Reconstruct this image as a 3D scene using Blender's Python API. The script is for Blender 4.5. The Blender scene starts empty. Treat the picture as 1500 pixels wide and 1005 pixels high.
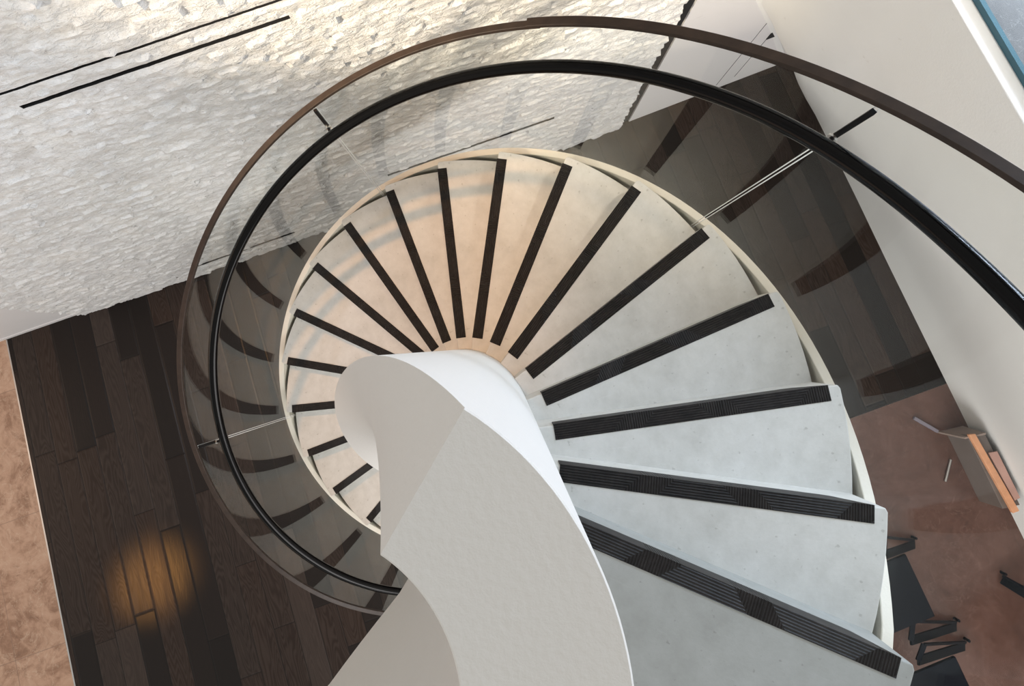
import bpy, bmesh, math, random
from mathutils import Vector, Matrix, noise

random.seed(7)
D = bpy.data
SC = bpy.context.scene
COL = SC.collection
H = 5.3                       # the camera's height above the lower floor
PI = math.pi

# ------------------------------------------------------------------ helpers
def link(o, parent=None):
    COL.objects.link(o)
    if parent is not None:
        o.parent = parent
    return o

def mesh_obj(name, verts, faces, mat, parent=None, smooth=None, bevel=None, mats=None, midx=None):
    me = D.meshes.new(name)
    me.from_pydata([tuple(v) for v in verts], [], faces)
    bm = bmesh.new(); bm.from_mesh(me)
    bmesh.ops.recalc_face_normals(bm, faces=bm.faces)
    bm.to_mesh(me); bm.free()
    for m in (mats or [mat]):
        me.materials.append(m)
    if midx:
        for p, i in zip(me.polygons, midx):
            p.material_index = i
    o = D.objects.new(name, me)
    link(o, parent)
    if smooth is not None:
        me.shade_smooth()
        me.set_sharp_from_angle(angle=math.radians(smooth))
    if bevel:
        b = o.modifiers.new('bevel', 'BEVEL'); b.width = bevel; b.segments = 2
        b.limit_method = 'ANGLE'; b.angle_limit = math.radians(40)
    return o

def empty(name, loc=(0, 0, 0), rz=0, parent=None):
    o = D.objects.new(name, None); o.location = loc; o.rotation_euler = (0, 0, rz)
    o.empty_display_size = .1
    return link(o, parent)

def tag(o, label=None, cat=None, group=None, kind=None):
    if label: o['label'] = label
    if cat: o['category'] = cat
    if group: o['group'] = group
    if kind: o['kind'] = kind
    return o

def box_data(x0, x1, y0, y1, z0, z1):
    v = [(x, y, z) for z in (z0, z1) for y in (y0, y1) for x in (x0, x1)]
    f = [(0, 2, 3, 1), (4, 5, 7, 6), (0, 1, 5, 4), (2, 6, 7, 3), (0, 4, 6, 2), (1, 3, 7, 5)]
    return v, f

def join_data(parts):
    V, F = [], []
    for v, f in parts:
        b = len(V); V += list(v); F += [tuple(i + b for i in q) for q in f]
    return V, F

def bar_data(a, b, w, t, up=(0, 0, 1)):
    """flat bar from a to b, width w across, thickness t along the third axis"""
    a, b = Vector(a), Vector(b); d = (b - a).normalized(); u = Vector(up)
    s = d.cross(u)
    if s.length < 1e-4: s = d.cross(Vector((1, 0, 0)))
    s.normalize(); n = s.cross(d).normalized()
    v = [p + s * (i * w / 2) + n * (j * t / 2) for p in (a, b) for i, j in ((-1, -1), (1, -1), (1, 1), (-1, 1))]
    f = [(0, 1, 2, 3), (7, 6, 5, 4)] + [(k, 4 + k, 4 + (k + 1) % 4, (k + 1) % 4) for k in range(4)]
    return v, f

def cyl_data(a, b, r, n=14):
    a, b = Vector(a), Vector(b); d = (b - a).normalized()
    s = d.orthogonal().normalized(); t = d.cross(s)
    v = [p + s * (r * math.cos(2 * PI * k / n)) + t * (r * math.sin(2 * PI * k / n)) for p in (a, b) for k in range(n)]
    f = [tuple(range(n)), tuple(range(2 * n - 1, n - 1, -1))] + [(k, n + k, n + (k + 1) % n, (k + 1) % n) for k in range(n)]
    return v, f

def sweep(prof, thetas):
    """loop (r, z) per angle -> closed solid round the z axis"""
    V, F = [], []
    n = len(prof(thetas[0]))
    for th in thetas:
        for r, z in prof(th):
            V.append((r * math.cos(th), r * math.sin(th), z))
    for i in range(len(thetas) - 1):
        for k in range(n):
            a, b = i * n + k, i * n + (k + 1) % n
            F.append((a, b, b + n, a + n))
    F.append(tuple(range(n - 1, -1, -1)))
    L = (len(thetas) - 1) * n
    F.append(tuple(range(L, L + n)))
    return V, F

def frange(a, b, step):
    n = max(1, int(math.ceil((b - a) / step)))
    return [a + (b - a) * i / n for i in range(n + 1)]

def interp(tab, x):
    if x <= tab[0][0]: return tab[0][1]
    for (x0, y0), (x1, y1) in zip(tab, tab[1:]):
        if x <= x1:
            return y0 + (y1 - y0) * (x - x0) / (x1 - x0)
    return tab[-1][1]

def smooth_tab(tab, win=.25):
    def f(x):
        return sum(interp(tab, x + win * k / 4) for k in range(-4, 5)) / 9
    return f

# ------------------------------------------------------------------ materials
class NT:
    def __init__(s, name):
        s.m = D.materials.new(name); s.m.use_nodes = True
        s.t = s.m.node_tree; s.t.nodes.clear()
        s.out = s.n('ShaderNodeOutputMaterial')
    def n(s, typ, **kw):
        o = s.t.nodes.new(typ)
        for k, v in kw.items(): setattr(o, k, v)
        return o
    def l(s, a, b): s.t.links.new(a, b)
    def val(s, sock, v):
        if isinstance(v, bpy.types.NodeSocket): s.l(v, sock)
        else: sock.default_value = v
    def math(s, op, a, b=None, c=None, clamp=False):
        o = s.n('ShaderNodeMath', operation=op); o.use_clamp = clamp
        for i, v in enumerate((a, b, c)):
            if v is not None: s.val(o.inputs[i], v)
        return o.outputs[0]
    def coord(s, kind='Object', scale=None):
        c = s.n('ShaderNodeTexCoord').outputs[kind]
        if scale:
            mp = s.n('ShaderNodeMapping'); mp.inputs['Scale'].default_value = scale; s.l(c, mp.inputs[0]); return mp.outputs[0]
        return c
    def noise(s, vec, scale, detail=4, rough=.55, dist=0):
        o = s.n('ShaderNodeTexNoise'); o.inputs['Scale'].default_value = scale; o.inputs['Detail'].default_value = detail
        o.inputs['Roughness'].default_value = rough; o.inputs['Distortion'].default_value = dist
        if vec is not None: s.l(vec, o.inputs['Vector'])
        return o.outputs['Fac']
    def ramp(s, fac, stops):
        o = s.n('ShaderNodeValToRGB'); e = o.color_ramp.elements
        while len(e) < len(stops): e.new(.5)
        for q, (p, c) in zip(e, stops):
            q.position = p; q.color = (*c, 1) if len(c) == 3 else c
        s.l(fac, o.inputs[0]); return o.outputs[0]
    def mix(s, fac, a, b, mode='MIX'):
        o = s.n('ShaderNodeMix', data_type='RGBA', blend_type=mode)
        s.val(o.inputs[0], fac)
        for i, v in ((6, a), (7, b)):
            if isinstance(v, bpy.types.NodeSocket): s.l(v, o.inputs[i])
            else: o.inputs[i].default_value = (*v, 1)
        return o.outputs[2]
    def bump(s, h, strength, dist=.01, normal=None):
        o = s.n('ShaderNodeBump'); o.inputs['Strength'].default_value = strength; o.inputs['Distance'].default_value = dist
        s.l(h, o.inputs['Height'])
        if normal is not None: s.l(normal, o.inputs['Normal'])
        return o.outputs[0]
    def bsdf(s, color, rough=.5, normal=None, metallic=0, spec=.5, coat=0):
        o = s.n('ShaderNodeBsdfPrincipled')
        if isinstance(color, bpy.types.NodeSocket): s.l(color, o.inputs['Base Color'])
        else: o.inputs['Base Color'].default_value = (*color, 1)
        s.val(o.inputs['Roughness'], rough); o.inputs['Metallic'].default_value = metallic
        o.inputs['Specular IOR Level'].default_value = spec
        o.inputs['Coat Weight'].default_value = coat
        if normal is not None: s.l(normal, o.inputs['Normal'])
        s.l(o.outputs[0], s.out.inputs[0]); return s.m

def simple(name, color, rough=.5, metallic=0, var=.06, scale=8, bump=0, bscale=200, spec=.5, coat=0):
    t = NT(name); c = t.coord()
    f = t.noise(c, scale)
    lo = tuple(max(0, x * (1 - var)) for x in color); hi = tuple(min(1, x * (1 + var)) for x in color)
    col = t.ramp(f, [(.3, lo), (.7, hi)])
    nm = t.bump(t.noise(c, bscale, 2), bump, .002) if bump else None
    return t.bsdf(col, rough, nm, metallic, spec, coat)

def mat_concrete(name='pale_concrete', k=1.0):
    t = NT(name); c = t.coord('Object')
    big = t.noise(c, 3.5, 5, .6)
    mid = t.noise(c, 16, 6, .7)
    base = t.ramp(big, [(.25, (.52, .51, .48)), (.55, (.64, .63, .60)), (.8, (.70, .69, .67))])
    col = t.mix(.35, base, t.ramp(mid, [(.3, (.46, .45, .42)), (.7, (.76, .75, .73))]))
    spots = t.ramp(t.noise(c, 55, 2, .5), [(.27, (.42, .40, .37)), (.33, (1, 1, 1))])
    col = t.mix(.38, col, spots, 'MULTIPLY')
    scr = t.ramp(t.noise(t.coord('Object', (6, 90, 6)), 1.5, 3), [(.62, (0, 0, 0)), (.72, (1, 1, 1))])
    col = t.mix(t.math('MULTIPLY', scr, .12), col, (.85, .84, .82))
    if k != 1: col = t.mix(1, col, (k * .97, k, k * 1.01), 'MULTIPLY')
    return t.bsdf(col, .55, t.bump(t.noise(c, 120, 4), .12, .002))

def mat_plaster(name='white_plaster', color=(.74, .72, .69)):
    t = NT(name); c = t.coord('Object')
    col = t.ramp(t.noise(c, 4), [(.3, tuple(x * .985 for x in color)), (.7, color)])
    marks = t.ramp(t.noise(c, 11, 3, .7), [(.26, (.80, .78, .75)), (.31, (1, 1, 1))])
    col = t.mix(.35, col, marks, 'MULTIPLY')
    orange = t.noise(t.coord('Object', (1, 1, .6)), 150, 3, .55)
    return t.bsdf(col, .6, t.bump(orange, .22, .003), spec=.3)

def mat_strip():
    """black rubber nosing with concentric grooves that turn in blocks"""
    t = NT('black_ribbed_rubber'); c = t.coord('Object')
    sp = t.n('ShaderNodeSeparateXYZ'); t.l(c, sp.inputs[0])
    x, y = sp.outputs[0], sp.outputs[1]
    P = .26
    up = t.math('ABSOLUTE', t.math('SUBTRACT', t.math('FLOORED_MODULO', x, P), P / 2))
    v = t.math('MULTIPLY', y, -1)
    par = t.math('FLOORED_MODULO', t.math('FLOOR', t.math('DIVIDE', x, P)), 2)
    vflip = t.math('SUBTRACT', .0395, v)
    vv = t.math('ADD', t.math('MULTIPLY', v, t.math('SUBTRACT', 1, par)), t.math('MULTIPLY', vflip, par))
    f = t.math('MAXIMUM', vv, t.math('SUBTRACT', up, .068))
    g = t.math('SINE', t.math('MULTIPLY', f, 2 * PI / .0066))
    h = t.math('POWER', t.math('ADD', t.math('MULTIPLY', g, .5), .5), 1.6)
    dust = t.noise(c, 25, 5, .7)
    col = t.ramp(dust, [(.35, (.014, .0125, .0125)), (.75, (.034, .029, .028))])
    return t.bsdf(col, .45, t.bump(h, .9, .004), spec=.22)

def mat_wood():
    t = NT('dark_oak_planks'); c = t.coord('Object')
    sp = t.n('ShaderNodeSeparateXYZ'); t.l(c, sp.inputs[0]); x, y = sp.outputs[0], sp.outputs[1]
    W, L = .152, 1.25
    row = t.math('FLOOR', t.math('DIVIDE', y, W))
    wn = t.n('ShaderNodeTexWhiteNoise', noise_dimensions='1D'); t.l(row, wn.inputs['W'])
    xs = t.math('ADD', t.math('DIVIDE', x, L), t.math('MULTIPLY', wn.outputs[0], 7.3))
    colm = t.math('FLOOR', xs)
    cv = t.n('ShaderNodeCombineXYZ'); t.l(row, cv.inputs[0]); t.l(colm, cv.inputs[1])
    wid = t.n('ShaderNodeTexWhiteNoise', noise_dimensions='3D'); t.l(cv.outputs[0], wid.inputs['Vector'])
    pid = wid.outputs['Value']
    fy = t.math('FRACT', t.math('DIVIDE', y, W)); fx = t.math('FRACT', xs)
    ey = t.math('MINIMUM', fy, t.math('SUBTRACT', 1, fy)); ex = t.math('MULTIPLY', t.math('MINIMUM', fx, t.math('SUBTRACT', 1, fx)), L / W)
    edge = t.math('MINIMUM', ex, ey)
    seam = t.ramp(edge, [(.0, (0, 0, 0)), (.022, (1, 1, 1))])
    # grain: long stretched noise, with cathedral waves
    off = t.n('ShaderNodeCombineXYZ'); t.val(off.inputs[0], t.math('MULTIPLY', pid, 31)); t.val(off.inputs[1], t.math('MULTIPLY', pid, 17)); t.val(off.inputs[2], t.math('MULTIPLY', pid, 5))
    va = t.n('ShaderNodeVectorMath', operation='ADD'); t.l(c, va.inputs[0]); t.l(off.outputs[0], va.inputs[1])
    mp = t.n('ShaderNodeMapping'); mp.inputs['Scale'].default_value = (1.2, 14, 1); t.l(va.outputs[0], mp.inputs[0])
    g1 = t.noise(mp.outputs[0], 3, 6, .65, .6)
    mp2 = t.n('ShaderNodeMapping'); mp2.inputs['Scale'].default_value = (1.0, 6.5, 1); t.l(va.outputs[0], mp2.inputs[0])
    cath = t.noise(mp2.outputs[0], 1.6, 2, .4, .3)
    rings = t.math('SINE', t.math('MULTIPLY', cath, 130))
    ringv = t.math('ADD', t.math('MULTIPLY', rings, .5), .5)
    base = t.ramp(pid, [(0, (.008, .0050, .0038)), (.3, (.015, .0088, .0066)), (.6, (.026, .0125, .0072)), (.85, (.022, .0140, .0108)), (1, (.044, .030, .024))])
    col = t.mix(t.math('MULTIPLY', g1, .55), base, (.010, .0068, .0055))
    col = t.mix(t.math('MULTIPLY', t.math('MULTIPLY', ringv, t.math('GREATER_THAN', pid, .42)), .30), col, (.070, .050, .040))
    col = t.mix(1, col, seam, 'MULTIPLY')
    h = t.math('ADD', t.math('MULTIPLY', g1, .4), t.math('MULTIPLY', ringv, .15))
    soft = t.ramp(edge, [(.0, (0, 0, 0)), (.07, (1, 1, 1))])
    nb = t.bump(h, .35, .003, t.bump(soft, .5, .005))
    rough = t.math('ADD', .24, t.math('ADD', t.math('MULTIPLY', g1, .18), t.math('MULTIPLY', pid, .12)))
    return t.bsdf(col, rough, nb, spec=.24)

def mat_marble(name, cols, tile=None, vein=(.75, .62, .50), rough=.3, scale=1.6, tw=.9, joint=(.35, .26, .21), rot=0):
    t = NT(name); c = t.coord('Object')
    a = t.noise(c, scale, 8, .68, 1.3)
    b = t.noise(c, scale * 3.1, 6, .7, .8)
    col = t.ramp(t.math('ADD', t.math('MULTIPLY', a, .62), t.math('MULTIPLY', b, .38)), cols)
    ve = t.math('ABSOLUTE', t.math('SUBTRACT', t.noise(c, scale * 1.1, 4, .6, 1.8), .5))
    col = t.mix(t.ramp(ve, [(0, (.55, .55, .55)), (.012, (0, 0, 0))]), col, vein)
    if tile:
        sp = t.n('ShaderNodeSeparateXYZ'); t.l(c, sp.inputs[0])
        e = []
        for i in (0, 1):
            f = t.math('FRACT', t.math('DIVIDE', sp.outputs[i], tile[i]))
            e.append(t.math('MULTIPLY', t.math('MINIMUM', f, t.math('SUBTRACT', 1, f)), tile[i]))
        ed = t.math('MINIMUM', e[0], e[1])
        fx = t.math('FLOOR', t.math('DIVIDE', sp.outputs[0], tile[0])); fy = t.math('FLOOR', t.math('DIVIDE', sp.outputs[1], tile[1]))
        cb = t.n('ShaderNodeCombineXYZ'); t.l(fx, cb.inputs[0]); t.l(fy, cb.inputs[1])
        w = t.n('ShaderNodeTexWhiteNoise', noise_dimensions='3D'); t.l(cb.outputs[0], w.inputs['Vector'])
        col = t.mix(.5, col, t.ramp(w.outputs['Value'], [(0, (.78, .76, .74)), (1, (1, 1, 1))]), 'MULTIPLY')
        col = t.mix(t.ramp(ed, [(.0, (1, 1, 1)), (.003, (0, 0, 0))]), col, joint)
    return t.bsdf(col, rough, t.bump(b, .05, .002))

def mat_stone_cladding():
    t = NT('split_face_white_stone'); c = t.coord('Object')
    p1 = t.noise(c, 5, 5, .65)
    p2 = t.noise(c, 26, 5, .7)
    col = t.ramp(p1, [(.3, (.66, .65, .65)), (.5, (.78, .775, .77)), (.72, (.84, .815, .78))])
    col = t.mix(.4, col, t.ramp(p2, [(.3, (.62, .58, .53)), (.6, (.84, .83, .82))]))
    rust = t.ramp(t.noise(c, 9, 6, .75), [(.60, (0, 0, 0)), (.75, (1, 1, 1))])
    col = t.mix(t.math('MULTIPLY', rust, .30), col, (.72, .55, .40))
    st = t.coord('Object', (1, 1, 1.7))
    h1 = t.noise(st, 30, 5, .6, .5)
    h2 = t.noise(st, 90, 4, .6)
    n1 = t.bump(h1, .9, .018)
    n2 = t.bump(h2, .6, .005, n1)
    return t.bsdf(col, .85, n2, spec=.2)

def mat_glass(name, tint=(.978, .988, .983)):
    t = NT(name)
    lw = t.n('ShaderNodeLayerWeight'); lw.inputs['Blend'].default_value = .5
    fac = t.math('ADD', .005, t.math('MULTIPLY', .78, t.math('POWER', lw.outputs['Facing'], 6)))
    tr = t.n('ShaderNodeBsdfTransparent'); tr.inputs['Color'].default_value = (*tint, 1)
    gl = t.n('ShaderNodeBsdfGlossy'); gl.inputs['Roughness'].default_value = 0.0
    gl.inputs['Color'].default_value = (.97, 1, .99, 1)
    mx = t.n('ShaderNodeMixShader')
    t.l(fac, mx.inputs[0]); t.l(tr.outputs[0], mx.inputs[1]); t.l(gl.outputs[0], mx.inputs[2])
    t.l(mx.outputs[0], t.out.inputs[0])
    return t.m

M_conc = mat_concrete()
M_plast = mat_plaster()
M_string = mat_plaster('cream_paint', (.77, .71, .62))
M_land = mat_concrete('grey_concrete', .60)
M_strip = mat_strip()
M_wood = mat_wood()
M_tan = mat_marble('tan_marble', [(.30, (.17, .085, .050)), (.43, (.33, .185, .115)), (.52, (.50, .31, .21)), (.7, (.62, .42, .30))], tile=(.9, 1.3), scale=3.6, joint=(.26, .16, .11), vein=(.62, .46, .34))
M_brown = mat_marble('brown_marble', [(.25, (.045, .019, .013)), (.48, (.098, .046, .033)), (.62, (.125, .063, .048)), (.78, (.21, .118, .090))], tile=(1.6, .95), scale=4.2, vein=(.17, .10, .078), joint=(.075, .04, .03))
M_blue = mat_marble('grey_blue_marble', [(.3, (.055, .059, .066)), (.5, (.085, .089, .096)), (.7, (.13, .134, .14))], tile=(.55, .55), scale=5, vein=(.18, .19, .20), joint=(.19, .20, .21))
M_clad = mat_stone_cladding()
M_grey = mat_plaster('grey_wall_paint', (.72, .70, .695))
M_beige = mat_plaster('beige_wall_paint', (.83, .825, .80))
M_white = simple('white_coping', (.85, .85, .86), .5, var=.02)
M_blackgap = simple('black_shadow_gap', (.012, .011, .011), .8, var=.1)
M_rail = simple('bronze_wood_rail', (.032, .021, .0155), .5, var=.25, spec=.25, scale=30, bump=.1, bscale=150)
M_hand = simple('black_lacquered_tube', (.0016, .0015, .0016), .14, var=.1, spec=.13)
M_steel = simple('dark_steel', (.006, .006, .007), .4, var=.1, spec=.15)
M_bright = simple('brushed_steel', (.55, .54, .52), .3, metallic=1, var=.05)
M_glass = mat_glass('clear_glass')
M_edge = simple('pale_edge_glint', (.88, .90, .88), .3, var=.03)  # pale colour stands in for light caught along the glass edges
M_teal = mat_glass('teal_glass', (.955, .975, .985))
M_tealedge = simple('teal_glass_edge', (.025, .10, .14), .3, var=.1)
M_bench = simple('black_satin_metal', (.004, .005, .008), .45, var=.2, scale=5, spec=.07)
M_box = simple('taupe_panel', (.13, .105, .092), .5, var=.08)
M_orange = simple('honey_oak', (.62, .30, .16), .45, var=.12, scale=20)
M_pink = simple('pinkish_board', (.46, .27, .22), .5, var=.08)
M_tanpanel = simple('light_taupe_panel', (.26, .20, .17), .5, var=.08)
M_lilac = simple('grey_steel_strip', (.22, .20, .24), .4, metallic=.3, var=.08)

# ------------------------------------------------------------------ stair geometry (metres)
AX, AY = -.15722, -.26652            # stair axis, camera stands over (0,0)
TH0, DTH, RISE = -.36756, .258146, .18
ZT = H - 1.71526                     # top landing level
def zh(th): return ZT - RISE * (th - TH0) / DTH
R_IN, R_OUT = .2530, 1.11
N = 20
axis = (AX, AY, 0)

stair = empty('spiral_staircase', axis)
tag(stair, 'white spiral staircase with pale concrete treads around a twisting plaster core', 'staircase')

def tread_data(a_back, nose=.006, thick=.235):
    """sector with a straight radial nosing at local angle 0 running back to a_back (negative)"""
    V, F = [], []
    angs = frange(a_back, 0, .045)
    ring = []
    for r in (R_IN, R_OUT):
        ring.append([(r * math.cos(a), r * math.sin(a)) for a in angs])
    ring[0][-1] = (R_IN, nose); ring[1][-1] = (R_OUT - .006, nose)
    loop = ring[1] + [(R_OUT, 0.0)] if False else ring[1]
    loop = ring[1][:-1] + [(R_OUT, -.004), (R_OUT - .006, nose)] + ring[0][::-1]
    n = len(loop)
    V = [(x, y, 0) for x, y in loop] + [(x, y, -thick) for x, y in loop]
    F = [tuple(range(n)), tuple(range(2 * n - 1, n - 1, -1))]
    F += [(k, n + k, n + (k + 1) % n, (k + 1) % n) for k in range(n)]
    return V, F

SR0, SR1, SW = .3027, 1.0766, .0395
def strip_data():
    """L-shaped nosing: ribbed plate on top, smooth lip down the riser, lip tapering off at the outer end"""
    us = frange(SR0, SR1, .02)
    y0, y1 = .0095, .0095 - SW - .0035
    V, F = [], []
    for u in us:
        lip = .062 if u < SR1 - .085 else .062 * max(.04, (SR1 - u) / .085)
        V += [(u, y1, -.004), (u, y1, .0015), (u, y0, .0015), (u, y0, -lip), (u, y0 - .0045, -lip), (u, y0 - .0045, -.004)]
    n = 6
    for i in range(len(us) - 1):
        for k in range(n):
            a, b = i * n + k, i * n + (k + 1) % n
            F.append((a, b, b + n, a + n))
    F += [(5, 4, 3, 2, 1, 0), tuple(range(len(V) - 6, len(V)))]
    return V, F

tv, tf = tread_data(-DTH)
lv, lf = tread_data(-1.05)
sv, sf = strip_data()
tread_mesh = strip_mesh = None
for i in range(1, N + 1):
    th = TH0 + DTH * (i - 1); z = ZT - RISE * (i - 1)
    if i == 1:
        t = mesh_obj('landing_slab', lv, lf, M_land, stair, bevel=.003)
        s = mesh_obj('nosing_strip', sv, sf, M_strip, t)
        strip_mesh = s.data
    elif i == 2:
        t = mesh_obj('tread', tv, tf, M_conc, stair, bevel=.003); tread_mesh = t
        s = link(D.objects.new('nosing_strip', strip_mesh), t)
    else:
        t = tread_mesh.copy(); link(t, stair)
        s = link(D.objects.new('nosing_strip', strip_mesh), t)
    t.location = (0, 0, z); t.rotation_euler = (0, 0, th)
    s['label'] = 'black ribbed nosing strip'

# central core: a thick wall that runs level along the landing, then dives down the helix
C_IN, C_OUT = .128, .2535
CREASE = 1.045
def core_top(th):
    if th <= CREASE: return H - .575
    return H - .575 - .672 * (th - CREASE)
bot_tab = [(-2.25, H - .62), (-1.93, H - .907), (-1.88, H - .98), (-1.82, H - 1.061), (-1.74, H - 1.156), (-1.64, H - 1.268), (-1.35, H - 2.05), (-.9, H - 2.15)]
def core_bot(th):
    if th < -.9: return interp(bot_tab, th)
    return max(.0, min(H - 2.15, zh(th) - .34))
TH_END = TH0 + DTH * (N - 1) + .2
def core_prof(th):
    zt, zb = core_top(th), core_bot(th)
    e = .0015
    return [(C_IN, zb), (C_OUT, zb), (C_OUT, zt - e), (C_OUT - e, zt), (C_IN + e, zt), (C_IN, zt - e)]
cth = frange(-2.15, CREASE, .045) + frange(CREASE, TH_END, .045)[1:]
cv, cf = sweep(core_prof, cth)
core = mesh_obj('core_wall', cv, cf, M_plast, stair, smooth=28)
core['label'] = 'twisting white plaster core wall'

# outer stringer
st_tab = [(-2, -.169), (-.37, -.169), (0, -.147), (.3, -.13), (.75, -.11), (1.2, -.104), (1.63, -.108), (2.0, -.105), (2.5, -.10), (3.0, -.10), (3.3, -.096), (3.63, -.117), (4.0, -.135), (5, -.14)]
st_dz = smooth_tab(st_tab)
def st_top(th):
    return min(ZT - .165, zh(th) + st_dz(th))
def st_prof(th):
    zt = st_top(th); zb = max(.002, zt - .30)
    return [(1.127, zb), (1.156, zb), (1.156, zt - .002), (1.154, zt), (1.129, zt), (1.127, zt - .002)]
tv2 = frange(-1.42, TH_END - .05, .04)
v, f = sweep(st_prof, tv2)
o = mesh_obj('outer_stringer', v, f, M_string, stair, smooth=35)
o['label'] = 'cream painted outer stringer band'

# ------------------------------------------------------------------ glass balustrade with its flat top rail
bal = empty('glass_balustrade', axis)
tag(bal, 'curved clear glass balustrade topped by a flat bronze rail along the outer stringer', 'balustrade')
ro_tab = [(-2, 1.18), (.5, 1.18), (.88, 1.172), (1.05, 1.182), (1.35, 1.195), (1.89, 1.212), (2.5, 1.254), (2.8, 1.262), (3.1, 1.264), (3.3, 1.256), (3.66, 1.237), (3.95, 1.230), (4.28, 1.168), (4.6, 1.10), (6, 1.0)]
ro_dz = smooth_tab(ro_tab, .2)
def rail_top(th): return zh(th) + ro_dz(th)
JO = [.6905, 1.9907, 3.2785]
cuts = [-.62] + JO + [4.52]
for a, b in zip(cuts, cuts[1:]):
    def gp(th):
        return [(1.1165, st_top(th) - .10), (1.1235, st_top(th) - .10), (1.1235, rail_top(th) - .008), (1.1165, rail_top(th) - .008)]
    th_ = frange(a + .0035, b - .0035, .022)
    v, f = sweep(gp, th_)
    g = mesh_obj('glass_panel', v, f, M_glass, bal, smooth=30)
    # pale opaque strips paint the light caught by the two upright edges
    for e, sgn in ((a + .0035, 1), (b - .0035, -1)):
        vv, ff = sweep(lambda th: [(1.1163, st_top(th) - .09), (1.1237, st_top(th) - .09), (1.1237, rail_top(th) - .01), (1.1163, rail_top(th) - .01)], [e - .0010, e + .0010])
        mesh_obj('edge_glint', vv, ff, M_edge, g)
def rail_prof(dr, dzz):
    def pf(th):
        z = rail_top(th) + dzz; a, b = 1.114 - dr, 1.134 + dr
        return [(a, z - .016), (b, z - .016), (b, z - .0015), (b - .0015, z), (a + .0015, z), (a, z - .0015)]
    return pf
v, f = sweep(rail_prof(.0025, .009), frange(-.62, 1.375, .03))
o = mesh_obj('top_rail', v, f, M_rail, bal, smooth=35)
v, f = sweep(rail_prof(0, 0), frange(1.34, 4.52, .03))
o = mesh_obj('top_rail', v, f, M_rail, bal, smooth=35)

# ------------------------------------------------------------------ round handrail on brackets
hand = empty('handrail', axis)
tag(hand, 'round black handrail curving down on the inner side of the glass', 'handrail')
hr_tab = [(-2, 1.0), (.2, 1.005), (.32, 1.010), (.48, 1.024), (.69, 1.056), (.99, 1.079), (1.3, 1.084), (1.61, 1.077), (1.95, 1.085), (2.42, 1.104), (2.66, 1.118), (3.04, 1.120), (3.3, 1.130), (3.5, 1.138), (3.7, 1.133), (3.92, 1.11), (4.14, 1.087), (4.34, 1.047), (4.6, 1.0), (6, .9)]
hr_dz = smooth_tab(hr_tab, .16)
R_H = 1.045
def hr_prof(th):
    z = zh(th) + hr_dz(th)
    return [(R_H + .019 * math.cos(2 * PI * k / 16), z + .0215 * math.sin(2 * PI * k / 16)) for k in range(16)]
v, f = sweep(hr_prof, frange(-.62, 4.50, .025))
mesh_obj('rail_tube', v, f, M_hand, hand, smooth=50)
for j in JO:
    zt = rail_top(j) - .021; zr = zh(j) + hr_dz(j)
    b = empty('bracket', (0, 0, 0), j, hand)
    parts = [box_data(1.103, 1.1135, -.006, .006, zr - .075, zt)]
    v, f = join_data(parts)
    mesh_obj('flat_bar', v, f, M_steel, b, bevel=.001)
    v, f = join_data([cyl_data((1.108, 0, zr - .055), (1.062, 0, zr - .045), .005), cyl_data((1.062, 0, zr - .047), (R_H, 0, zr - .015), .005)])
    mesh_obj('arm', v, f, M_steel, b, smooth=40)
    v, f = cyl_data((1.104, 0, zr - .055), (1.098, 0, zr - .055), .011)
    mesh_obj('fixing_disc', v, f, M_bright, b, smooth=40)

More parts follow.
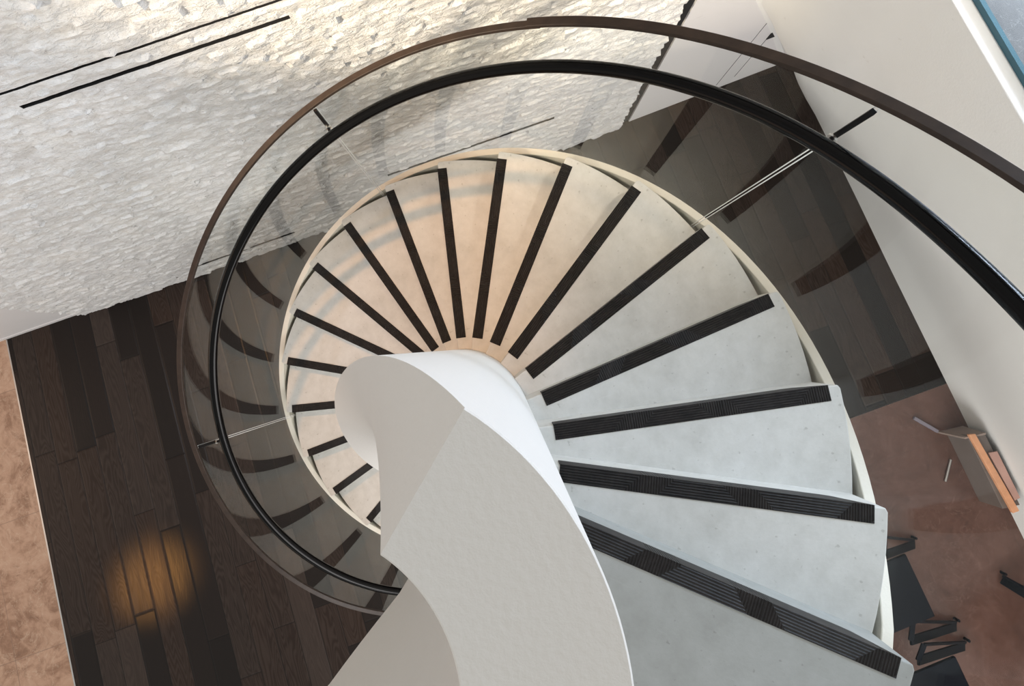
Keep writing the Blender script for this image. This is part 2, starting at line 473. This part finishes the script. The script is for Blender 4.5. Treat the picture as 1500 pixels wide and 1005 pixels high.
# ------------------------------------------------------------------ main wall with split-face stone cladding
WD = Vector((.94189, .33593)); WN = Vector((-.33593, .94189)); WC = 1.2759
W_ANG = math.atan2(.33593, .94189)
wall_loc = (WN.x * WC, WN.y * WC, 0)          # local x runs along the wall, local y into the wall, z up
def build_cladding():
    s0, s1, zt = -2.905, 1.403, 5.0
    slots = [(-2.2, .02, H - 2.056, .0145), (-1.253, -.303, H - 2.172, .024), (-.35, .809, H - 4.386, .040), (-1.95, -1.15, H - 5.0, .042)]
    # rows of stone, uneven courses
    rnd = random.Random(3)
    rows = [0.0]
    while rows[-1] < zt: rows.append(rows[-1] + rnd.uniform(.028, .052))
    joints = []
    for _ in rows:
        x = s0 - rnd.uniform(0, .2); js = []
        while x < s1 + .3:
            js.append((x, rnd.uniform(-.008, .008), rnd.uniform(-.13, .13), rnd.uniform(-.26, .26)))
            x += rnd.uniform(.045, .15)
        joints.append(js)
    import bisect
    keys = [[j[0] for j in js] for js in joints]
    step = .0125
    xs = [s0 + (s1 - s0) * i / int((s1 - s0) / step) for i in range(int((s1 - s0) / step) + 1)]
    zs = [zt * i / int(zt / step) for i in range(int(zt / step) + 1)]
    for (a, b, zc, h) in slots:                     # grid lines exactly on the slot edges
        zs = [q for q in zs if not (zc - h / 2 - .008 < q < zc + h / 2 + .008)] + [zc - h / 2, zc + h / 2]
    for (a, b, zc, h) in slots:
        zs = [q for q in zs if not (zc - h / 2 + 1e-5 < q < zc + h / 2 - 1e-5)]
    zs = sorted(set(zs))
    V, F = [], []
    nx = len(xs)
    def edge_wave(z, k):
        return .012 * noise.noise(Vector((k * 3.1, z * 9, .5))) + .006 * noise.noise(Vector((k * 7.7, z * 33, 1.5)))
    slot_of = lambda x, z: next((q for q in slots if q[0] <= x <= q[1] and abs(z - q[2]) < q[3] / 2 + 1e-4), None)
    for z in zs:
        ri = max(0, bisect.bisect_right(rows, z + .010 * noise.noise(Vector((z * 3, 0, 0)))) - 1)
        for k, x in enumerate(xs):
            wob = .016 * noise.noise(Vector((x * 5, z * 4, 2)))
            r = max(0, min(len(rows) - 2, bisect.bisect_right(rows, z + wob) - 1))
            ji = max(0, bisect.bisect_right(keys[r], x + .02 * noise.noise(Vector((z * 30, x * 3, 9)))) - 1)
            jx, d, ax, az = joints[r][ji]
            y = .9 * (d + ax * (x - jx - .05) + az * (z - rows[r] - .02))
            y += .006 * noise.noise(Vector((x * 22, z * 30, 4))) + .004 * noise.noise(Vector((x * 60, z * 75, 7)))
            y = max(-.03, min(.02, y)) - .022
            xx, zz = x, z
            if k == 0: xx += edge_wave(z, 1)
            if k == nx - 1: xx += edge_wave(z, 2) * 1.3
            if z == 0: y = -.012
            near = next((q for q in slots if q[0] - .02 <= x <= q[1] + .02 and abs(z - q[2]) < q[3] / 2 + .022), None)
            if near: y = -.018 + .3 * (y + .018)
            sl = slot_of(x, z)
            if sl:
                y = -.018 + .08 * (y + .018)
                amp = 1.0 if sl[2] > 2 else 3.2
                zz += amp * .0016 * noise.noise(Vector((x * 16, sl[2] * 3, 5))) + amp * .0022 * noise.noise(Vector((x * 45, sl[2], 1)))
            V.append((xx, y, zz))
    nz = len(zs)
    skip = set()
    for (a, b, zc, h) in slots:
        lo = min(range(nz), key=lambda q: abs(zs[q] - (zc - h / 2)))
        for k in range(nx - 1):
            if a <= xs[k] and xs[k + 1] <= b: skip.add((lo, k))
    midx = []
    for j in range(nz - 1):
        for k in range(nx - 1):
            a = j * nx + k
            if (j, k) in skip:
                continue
            F.append((a, a + 1, a + nx + 1, a + nx)); midx.append(0)
    # returns to the wall behind: slot sides, slot backs and the outer edges, all in the black backing
    def back(i):
        x, y, z = V[i]; V.append((x, .055, z)); return len(V) - 1
    cache = {}
    def B(i):
        if i not in cache: cache[i] = back(i)
        return cache[i]
    def wallq(i, j, m):
        F.append((i, j, B(j), B(i))); midx.append(m)
    for (j, k) in skip:
        a, b, c2, d = j * nx + k, j * nx + k + 1, (j + 1) * nx + k + 1, (j + 1) * nx + k
        F.append((B(a), B(b), B(c2), B(d))); midx.append(1)
        wallq(a, b, 1); wallq(d, c2, 1)
        if (j, k - 1) not in skip: wallq(a, d, 1)
        if (j, k + 1) not in skip: wallq(b, c2, 1)
    for j in range(nz - 1):
        wallq(j * nx, (j + 1) * nx, 0); wallq(j * nx + nx - 1, (j + 1) * nx + nx - 1, 0)
    for k in range(nx - 1):
        wallq(k, k + 1, 0); wallq((nz - 1) * nx + k, (nz - 1) * nx + k + 1, 0)
    me = D.meshes.new('wall_stone'); me.from_pydata(V, [], F)
    me.materials.append(M_clad); me.materials.append(M_blackgap)
    for p, m in zip(me.polygons, midx): p.material_index = m
    bm = bmesh.new(); bm.from_mesh(me); bmesh.ops.recalc_face_normals(bm, faces=bm.faces); bm.to_mesh(me); bm.free()
    me.shade_smooth(); me.set_sharp_from_angle(angle=math.radians(32))
    o = link(D.objects.new('wall_north', me)); o.location = wall_loc; o.rotation_euler = (0, 0, W_ANG)
    tag(o, 'tall wall of white split-face stone cladding with thin black slots', kind='structure')
    # the masonry behind it and the black recess backing
    v, f = box_data(-2.87, 1.36, .056, .22, 0, 4.99)
    b = mesh_obj('wall_backing', v, f, M_blackgap, o); b['kind'] = 'structure'
build_cladding()

def wall_box(name, x0, x1, y0, y1, z0, z1, mat, bevel=None, label=None, kind='structure'):
    v, f = box_data(x0, x1, y0, y1, z0, z1)
    o = mesh_obj(name, v, f, mat, bevel=bevel); o.location = wall_loc; o.rotation_euler = (0, 0, W_ANG)
    tag(o, label, kind=kind); return o
# grey plain wall left of the cladding with its low skirting
wall_box('wall_northwest', -6.5, -2.88, .012, .22, 0, 5.8, M_grey, label='plain grey wall left of the stone cladding')
wall_box('baseboard_northwest', -6.5, -2.905, .004, .012, 0, .045, M_grey, label='low grey skirting at the foot of the plain wall')
# plain wall right of the cladding, slightly askew, behind a black shadow gap
def slanted_wall():
    pts = [(1.500, .016), (2.95, .062), (2.95, .22), (1.500, .22)]
    v = [(x, y, z) for z in (0, 5.8) for x, y in pts]
    f = [(3, 2, 1, 0), (4, 5, 6, 7)] + [(k, (k + 1) % 4, 4 + (k + 1) % 4, 4 + k) for k in range(4)]
    o = mesh_obj('wall_northeast', v, f, M_grey); o.location = wall_loc; o.rotation_euler = (0, 0, W_ANG)
    tag(o, 'plain pale grey wall panel right of the stone cladding', kind='structure')
slanted_wall()
wall_box('trim_1', 1.37, 1.499, .026, .2, 0, 5.8, M_blackgap, label='black shadow gap between stone cladding and plain wall')
wall_box('trim_2', 2.2050, 2.2066, .036, .05, .10, 1.35, M_blackgap, label='thin dark vertical panel joint in the plain wall')
wall_box('trim_3', 2.3390, 2.3406, .040, .06, .15, .84, M_blackgap, label='short dark panel joint below the black notch')
def notch(name, pts, y0, y1, label):
    v = [(x, y0, z) for x, z in pts] + [(x, y1, z) for x, z in pts]
    n = len(pts)
    f = [tuple(range(n)), tuple(range(2 * n - 1, n - 1, -1))] + [(k, n + k, n + (k + 1) % n, (k + 1) % n) for k in range(n)]
    o = mesh_obj(name, v, f, M_blackgap); o.location = wall_loc; o.rotation_euler = (0, 0, W_ANG)
    tag(o, label, kind='structure'); return o
notch('trim_4', [(2.335, H - 4.475), (2.415, H - 4.470), (2.335, H - 4.325)], .036, .06, 'small black triangular notch in the plain wall')
notch('trim_5', [(1.405, H - 3.60), (1.436, H - 3.50), (1.425, H - 3.60)], .0, .02, 'small black triangular piece at the edge of the cladding')  # black prism set against the cladding edge

# ------------------------------------------------------------------ leaning beige wall on the right
def beige_wall():
    base = [(2.10, 2.19), (2.239, 2.198), (2.275, 2.15), (2.289, 2.107), (2.302, 2.016), (2.345, 1.904), (2.406, 1.771), (2.493, 1.541), (2.66, 1.09), (2.826, .627), (3.17, -.30), (3.525, -1.248), (4.35, -3.45)]
    tdir = Vector((.366, -.9306)); t0 = Vector((1.207, .922))
    us = [-.86, -.80, -.74, -.68, -.60, -.45, -.28, -.05, .35, .8, 1.5, 2.3, 4.0]
    nb, nu, idx = [], [], []
    for i in range(len(base) - 1):
        for k in range(5):
            q = k / 5
            nb.append((base[i][0] + (base[i + 1][0] - base[i][0]) * q, base[i][1] + (base[i + 1][1] - base[i][1]) * q))
            nu.append(us[i] + (us[i + 1] - us[i]) * q); idx.append(i + q)
    nb.append(base[-1]); nu.append(us[-1]); idx.append(len(base) - 1)
    base, us = nb, nu
    prof = [(0, 0), (.33, .122), (.89, .324), (1.39, .515), (1.605, .603), (2.3, .775), (2.9, .90), (3.5, 1.0)]
    nz = 15; ZB = 3.493
    rows = []
    for k in range(nz + 1):
        z = ZB * k / nz; row = []
        fc = interp(prof, z); fl = max(0, (z - .30) / 3.20) ** 1.15
        for i, (bx, by) in enumerate(base):
            w = max(0, min(1, 1 - (idx[i] - 5) / 6)); w = w * w * (3 - 2 * w)
            g = fc * w + fl * (1 - w)
            tp = t0 + tdir * us[i]
            row.append((bx + (tp.x - bx) * g, by + (tp.y - by) * g, z))
        rows.append(row)
    n = len(base)
    V = [p for r in rows for p in r]
    F = [(j * n + k, j * n + k + 1, (j + 1) * n + k + 1, (j + 1) * n + k) for j in range(nz) for k in range(n - 1)]
    # give it real depth: an outer skin .18 behind
    off = Vector((.938, .347, 0)) * .18
    b = len(V); V += [(x + off.x, y + off.y, z) for x, y, z in V]
    F += [tuple(b + q for q in reversed(fc)) for fc in F[:]]
    rim = [k for k in range(n)] + [j * n + n - 1 for j in range(1, nz + 1)] + [nz * n + k for k in range(n - 2, -1, -1)] + [j * n for j in range(nz - 1, 0, -1)]
    for p, q in zip(rim, rim[1:] + rim[:1]):
        F.append((p, q, b + q, b + p))
    o = mesh_obj('wall_east', V, F, M_beige, smooth=40)
    tag(o, 'leaning smooth beige wall rising beside the staircase', kind='structure')
beige_wall()
# white coping along its top, the upper floor behind and the glass guard on it
ZU = 3.5
def up_pt(u, off): # along the top edge, offset away from the stairs
    t = Vector((1.207, .922)) + Vector((.366, -.9306)) * u + Vector((.9306, .366)) * off
    return t.x, t.y
def prism(name, loop, z0, z1, mat, **kw):
    n = len(loop)
    v = [(x, y, z0) for x, y in loop] + [(x, y, z1) for x, y in loop]
    f = [tuple(range(n - 1, -1, -1)), tuple(range(n, 2 * n))] + [(k, (k + 1) % n, n + (k + 1) % n, n + k) for k in range(n)]
    return mesh_obj(name, v, f, mat, **kw)
o = prism('trim_6', [up_pt(-.86, 0), up_pt(4, 0), up_pt(4, .055), up_pt(-.86, .055)], ZU - .006, ZU, M_white, bevel=.003)
tag(o, 'white coping strip along the top of the beige wall', kind='structure')
o = prism('floor_upper', [up_pt(-.86, .060), up_pt(4, .060), up_pt(4, 3.2), up_pt(-.86, 3.2)], ZU - .012, ZU - .001, M_blue)
tag(o, 'grey blue marble floor of the upper level', kind='structure')
gg = prism('glass_guard', [up_pt(-.80, .048), up_pt(4, .048), up_pt(4, .060), up_pt(-.80, .060)], ZU + .0015, ZU + .95, M_teal)
tag(gg, 'straight teal tinted glass guard standing behind the white coping', 'glass guard')
gb = prism('base_seal', [up_pt(-.80, .0475), up_pt(4, .0475), up_pt(4, .0605), up_pt(-.80, .0605)], ZU + .0012, ZU + .022, M_tealedge, parent=gg)
gb['label'] = 'teal edge along the foot of the glass'

# ------------------------------------------------------------------ floors
def floor_poly(name, pts, z0, z1, mat, rot, label):
    """pts in world xy; object rotated so that its local x follows the boards"""
    c, s = math.cos(-rot), math.sin(-rot)
    loop = [(x * c - y * s, x * s + y * c) for x, y in pts]
    o = prism(name, loop, z0, z1, mat); o.rotation_euler = (0, 0, rot)
    tag(o, label, kind='structure'); return o
def wp(s, n_):  # point from wall coordinates (s along, n towards the wall)
    q = WD * s + WN * n_; return q.x, q.y
WOOD_W, WOOD_S = -3.5275, -1.269
MIDS = -.35
A_W = math.radians(-70.37)
floor_poly('floor', [wp(WOOD_W, WC + .06), wp(3.9, WC + .06), wp(3.9, WOOD_S), wp(MIDS, WOOD_S), wp(MIDS, -5), wp(WOOD_W, -5)], -.05, 0, M_wood, A_W, 'dark brown oak plank floor')
floor_poly('floor_west', [wp(WOOD_W - .010, WC + .06), wp(-8, WC + .06), wp(-8, -5), wp(WOOD_W - .010, -5)][::-1], -.05, 0, M_tan, A_W, 'tan marble floor left of the planks')
floor_poly('floor_east', [wp(MIDS + .0, WOOD_S - .004), wp(5.2, WOOD_S - .004), wp(5.2, -5), wp(MIDS + .0, -5)][::-1], -.05, 0, M_brown, A_W, 'brown marble floor right of the planks')
floor_poly('trim_7', [wp(WOOD_W, WC + .0), wp(WOOD_W - .010, WC + .0), wp(WOOD_W - .010, -5), wp(WOOD_W, -5)], -.05, .002, M_bright, A_W, 'thin metal strip between marble and planks')

# ------------------------------------------------------------------ low wooden unit and steel pieces by the foot of the beige wall
e1 = Vector((.345, -.9386)); e2 = Vector((.9386, .345))
def lp(o0, a, b): q = Vector(o0) + e1 * a + e2 * b; return q.x, q.y
unit = empty('low_bench', (3.094, -.555, 0))
tag(unit, 'low taupe bench with honey oak edge at the foot of the beige wall', 'bench')
def local(loop, o): return [(x - o[0], y - o[1]) for x, y in loop]
OB = (3.094, -.555)
o = prism('body', local([lp(OB, 0, 0), lp(OB, .485, 0), lp(OB, .50, .115), lp(OB, .03, .115)], OB), 0.0, .235, M_box, parent=unit, bevel=.003)
o = prism('oak_edge', local([lp(OB, -.01, .0), lp(OB, .52, .035), lp(OB, .52, .080), lp(OB, .0, .042)], OB), .236, .262, M_orange, parent=unit, bevel=.003)
o = prism('seat_board', local([lp(OB, .14, .072), lp(OB, .46, .088), lp(OB, .455, .130), lp(OB, .15, .130)], OB), .236, .250, M_pink, parent=unit, bevel=.002)
o['label'] = 'pinkish taupe seat board'
v = [(-.035, .0, .0), (.045, .085, .0), (.17, .045, .16), (.02, -.02, .10)]
def wing():
    a, b, c, d = Vector((-.06, -.001, .012)), Vector((.115, .040, .012)), Vector((.118, .020, .245)), Vector((-.02, -.012, .235))
    nrm = (b - a).cross(d - a).normalized() * .012
    V = [a, b, c, d, a + nrm, b + nrm, c + nrm, d + nrm]
    F = [(0, 1, 2, 3), (7, 6, 5, 4)] + [(k, (k + 1) % 4, 4 + (k + 1) % 4, 4 + k) for k in range(4)]
    return V, F
v, f = wing(); o = mesh_obj('end_panel', v, f, M_tanpanel, unit, bevel=.001)
v, f = bar_data((2.881, -.466, .012), (3.034, -.556, .012), .022, .022)
o = mesh_obj('floor_strip', v, f, M_lilac, bevel=.002)
tag(o, 'short grey steel strip lying on the brown marble beside the low bench', 'metal strip')
v, f = cyl_data((3.045, -.885, .012), (3.10, -.74, .012), .0085)
o = mesh_obj('steel_rod', v, f, M_bright, smooth=40)
tag(o, 'small bright steel rod lying on the brown marble in front of the low bench', 'rod')

# ------------------------------------------------------------------ black benches at the lower right
def bench(name, corner, length, depth, label, rot, legs):
    """corner = seat corner next to the stairs' far end; local x runs along the seat, local y away from the stairs.
    legs: (foot, inner end of the thin bar, inner end of the broad bar) in world metres"""
    b = empty(name, (corner[0], corner[1], 0), rot)
    tag(b, label, 'bench', 'black benches beside the staircase')
    inv = (Matrix.Translation((corner[0], corner[1], 0)) @ Matrix.Rotation(rot, 4, 'Z')).inverted()
    L = lambda x, y, z: inv @ Vector((x, y, z))
    v, f = box_data(0, length, -depth, 0, .425, .45)
    mesh_obj('seat', v, f, M_bench, b, bevel=.004)
    for foot, thin, broad in legs:
        fo, th_, br = L(*foot, .02), L(*thin, .405), L(*broad, .40)
        out = (fo - (th_ + br) / 2); out.z = 0; out.normalize()
        side = (br - th_); side.z = 0; side.normalize()
        v, f = join_data([bar_data(th_, fo - side * .012, .016, .014), bar_data(br, fo + side * .014, .052, .014),
                          bar_data(th_ + Vector((0, 0, -.002)), br, .03, .014)])
        l = mesh_obj('leg_frame', v, f, M_bench, b, bevel=.002)
        q = fo - side * .030
        v, f = join_data([cyl_data(q - Vector((0, 0, .02)), q + Vector((0, 0, .03)), .009), cyl_data(q - out * .018, q + out * .018, .006)])
        mesh_obj('levelling_foot', v, f, M_bench, l, smooth=40)
    return b
RB = math.atan2(-.932, .362)
bench('black_bench', (2.501, -1.242), .373, .52, 'black low bench with splayed flat legs on brown marble, the upper of the two', RB,
      [((2.785, -1.275), (2.40, -1.155), (2.395, -1.262)), ((2.997, -1.775), (2.524, -1.636), (2.50, -1.745))])
bench('black_bench', (2.729, -1.809), .42, .52, 'black low bench on brown marble cut off by the lower picture edge', RB,
      [((3.040, -1.892), (2.575, -1.762), (2.53, -1.855))])
bench('black_bench', (3.62, -1.60), .5, .45, 'black bench leg poking in at the right edge over brown marble', RB + .15,
      [((3.335, -1.485), (3.62, -1.64), (3.60, -1.70))])

# ------------------------------------------------------------------ light
W = D.worlds.new('daylight'); SC.world = W; W.use_nodes = True
nt = W.node_tree; nt.nodes.clear()
out = nt.nodes.new('ShaderNodeOutputWorld'); bg = nt.nodes.new('ShaderNodeBackground')
bg.inputs[0].default_value = (1, .99, .95, 1); bg.inputs[1].default_value = .65
nt.links.new(bg.outputs[0], out.inputs[0])

def area(name, loc, target, size, power, color, sy=None):
    l = D.lights.new(name, 'AREA'); l.energy = power; l.color = color; l.size = size
    if sy: l.shape = 'RECTANGLE'; l.size_y = sy
    o = link(D.objects.new(name, l)); o.location = loc
    o.rotation_euler = (Vector(target) - Vector(loc)).to_track_quat('-Z', 'Y').to_euler(); return o
def spot(name, loc, target, power, color, angle, blend=.4, r=.04):
    l = D.lights.new(name, 'SPOT'); l.energy = power; l.color = color; l.spot_size = math.radians(angle); l.spot_blend = blend; l.shadow_soft_size = r
    o = link(D.objects.new(name, l)); o.location = loc
    o.rotation_euler = (Vector(target) - Vector(loc)).to_track_quat('-Z', 'Y').to_euler(); return o
area('window_light_right', (3.1, 2.3, H - .55), (-.1, -.2, H - 1.5), 2.2, 200, (.72, .83, 1), 1.1)
area('fill_light_southeast', (1.7, -4.2, 2.5), (1.6, 1.7, 2.2), 2.6, 170, (1, .97, .96), 2.6)  # added fill for the stone and pale walls, not a known window
area('fill_light_west', (-5.6, -1.0, 2.4), (2.0, .3, 2.0), 3.0, 30, (1, .62, .40), 2.6)  # added warm fill towards the beige wall, no known window behind it
spot('wall_fill_front', (-3.0, -2.0, 5.6), (.02, 1.37, 2.85), 1900, (1, .85, .64), 20, 1, .15)  # unseen spot put in to brighten the middle of the stone
def wash(name, s_, power, color, aim=2.7, up=1.4, off=.62, angle=40):
    p, q = WD * s_ + WN * (WC - off), WD * s_ + WN * WC
    return spot(name, (p.x, p.y, H + up), (q.x, q.y, aim), power, color, angle, .9, .12)
wash('wall_fill_right', .45, 130, (1, .72, .42), 3.3, 1.5, .55, 50)  # added warm spot, lifts the stone above the stair
wash('wall_fill_left', -2.0, 130, (.70, .82, 1), 2.4, 1.2, .8, 64)  # added cool spot that brings out the stone relief
wash('wall_fill_far_right', 1.75, 330, (1, .88, .72), 1.6, .6, .75, 60)  # added unseen spot to brighten the plain wall
spot('downlight_stair', (-1.0, 1.0, H + 1.6), (-.90, .30, 2), 340, (1, .46, .15), 36, .8, .05)
spot('pendant_spot', (-3.9, -2.55, 3.0), (-2.47, -1.62, 0), 330, (1, .46, .12), 10.5, 1, .11)
spot('fill_spot_east', (1.5, -2.3, H + .6), (2.9, -1.1, 0), 220, (1, .80, .64), 40, .8, .08)  # unseen spot added to brighten the brown marble

# ------------------------------------------------------------------ camera: leaning over the landing, looking almost straight down
cam = D.cameras.new('camera'); co = link(D.objects.new('camera', cam)); SC.camera = co
a, b = -.20622, -.04228
ca, sa, cb, sb = math.cos(a), math.sin(a), math.cos(b), math.sin(b)
R = Matrix(((cb, sb * sa, sb * ca), (0, ca, -sa), (-sb, cb * sa, cb * ca)))
co.matrix_world = Matrix.Translation((0, 0, H)) @ R.transposed().to_4x4()
cam.sensor_width = 36; cam.lens = 1033.79 * 36 / 1500
cam.shift_x = 57.03 / 1500; cam.shift_y = -211.46 / 1500
cam.clip_start = .02

SC.view_settings.view_transform = 'Standard'; SC.view_settings.look = 'None'
SC.view_settings.gamma = 1; SC.view_settings.use_curve_mapping = False
SC.view_settings.exposure = 0.0
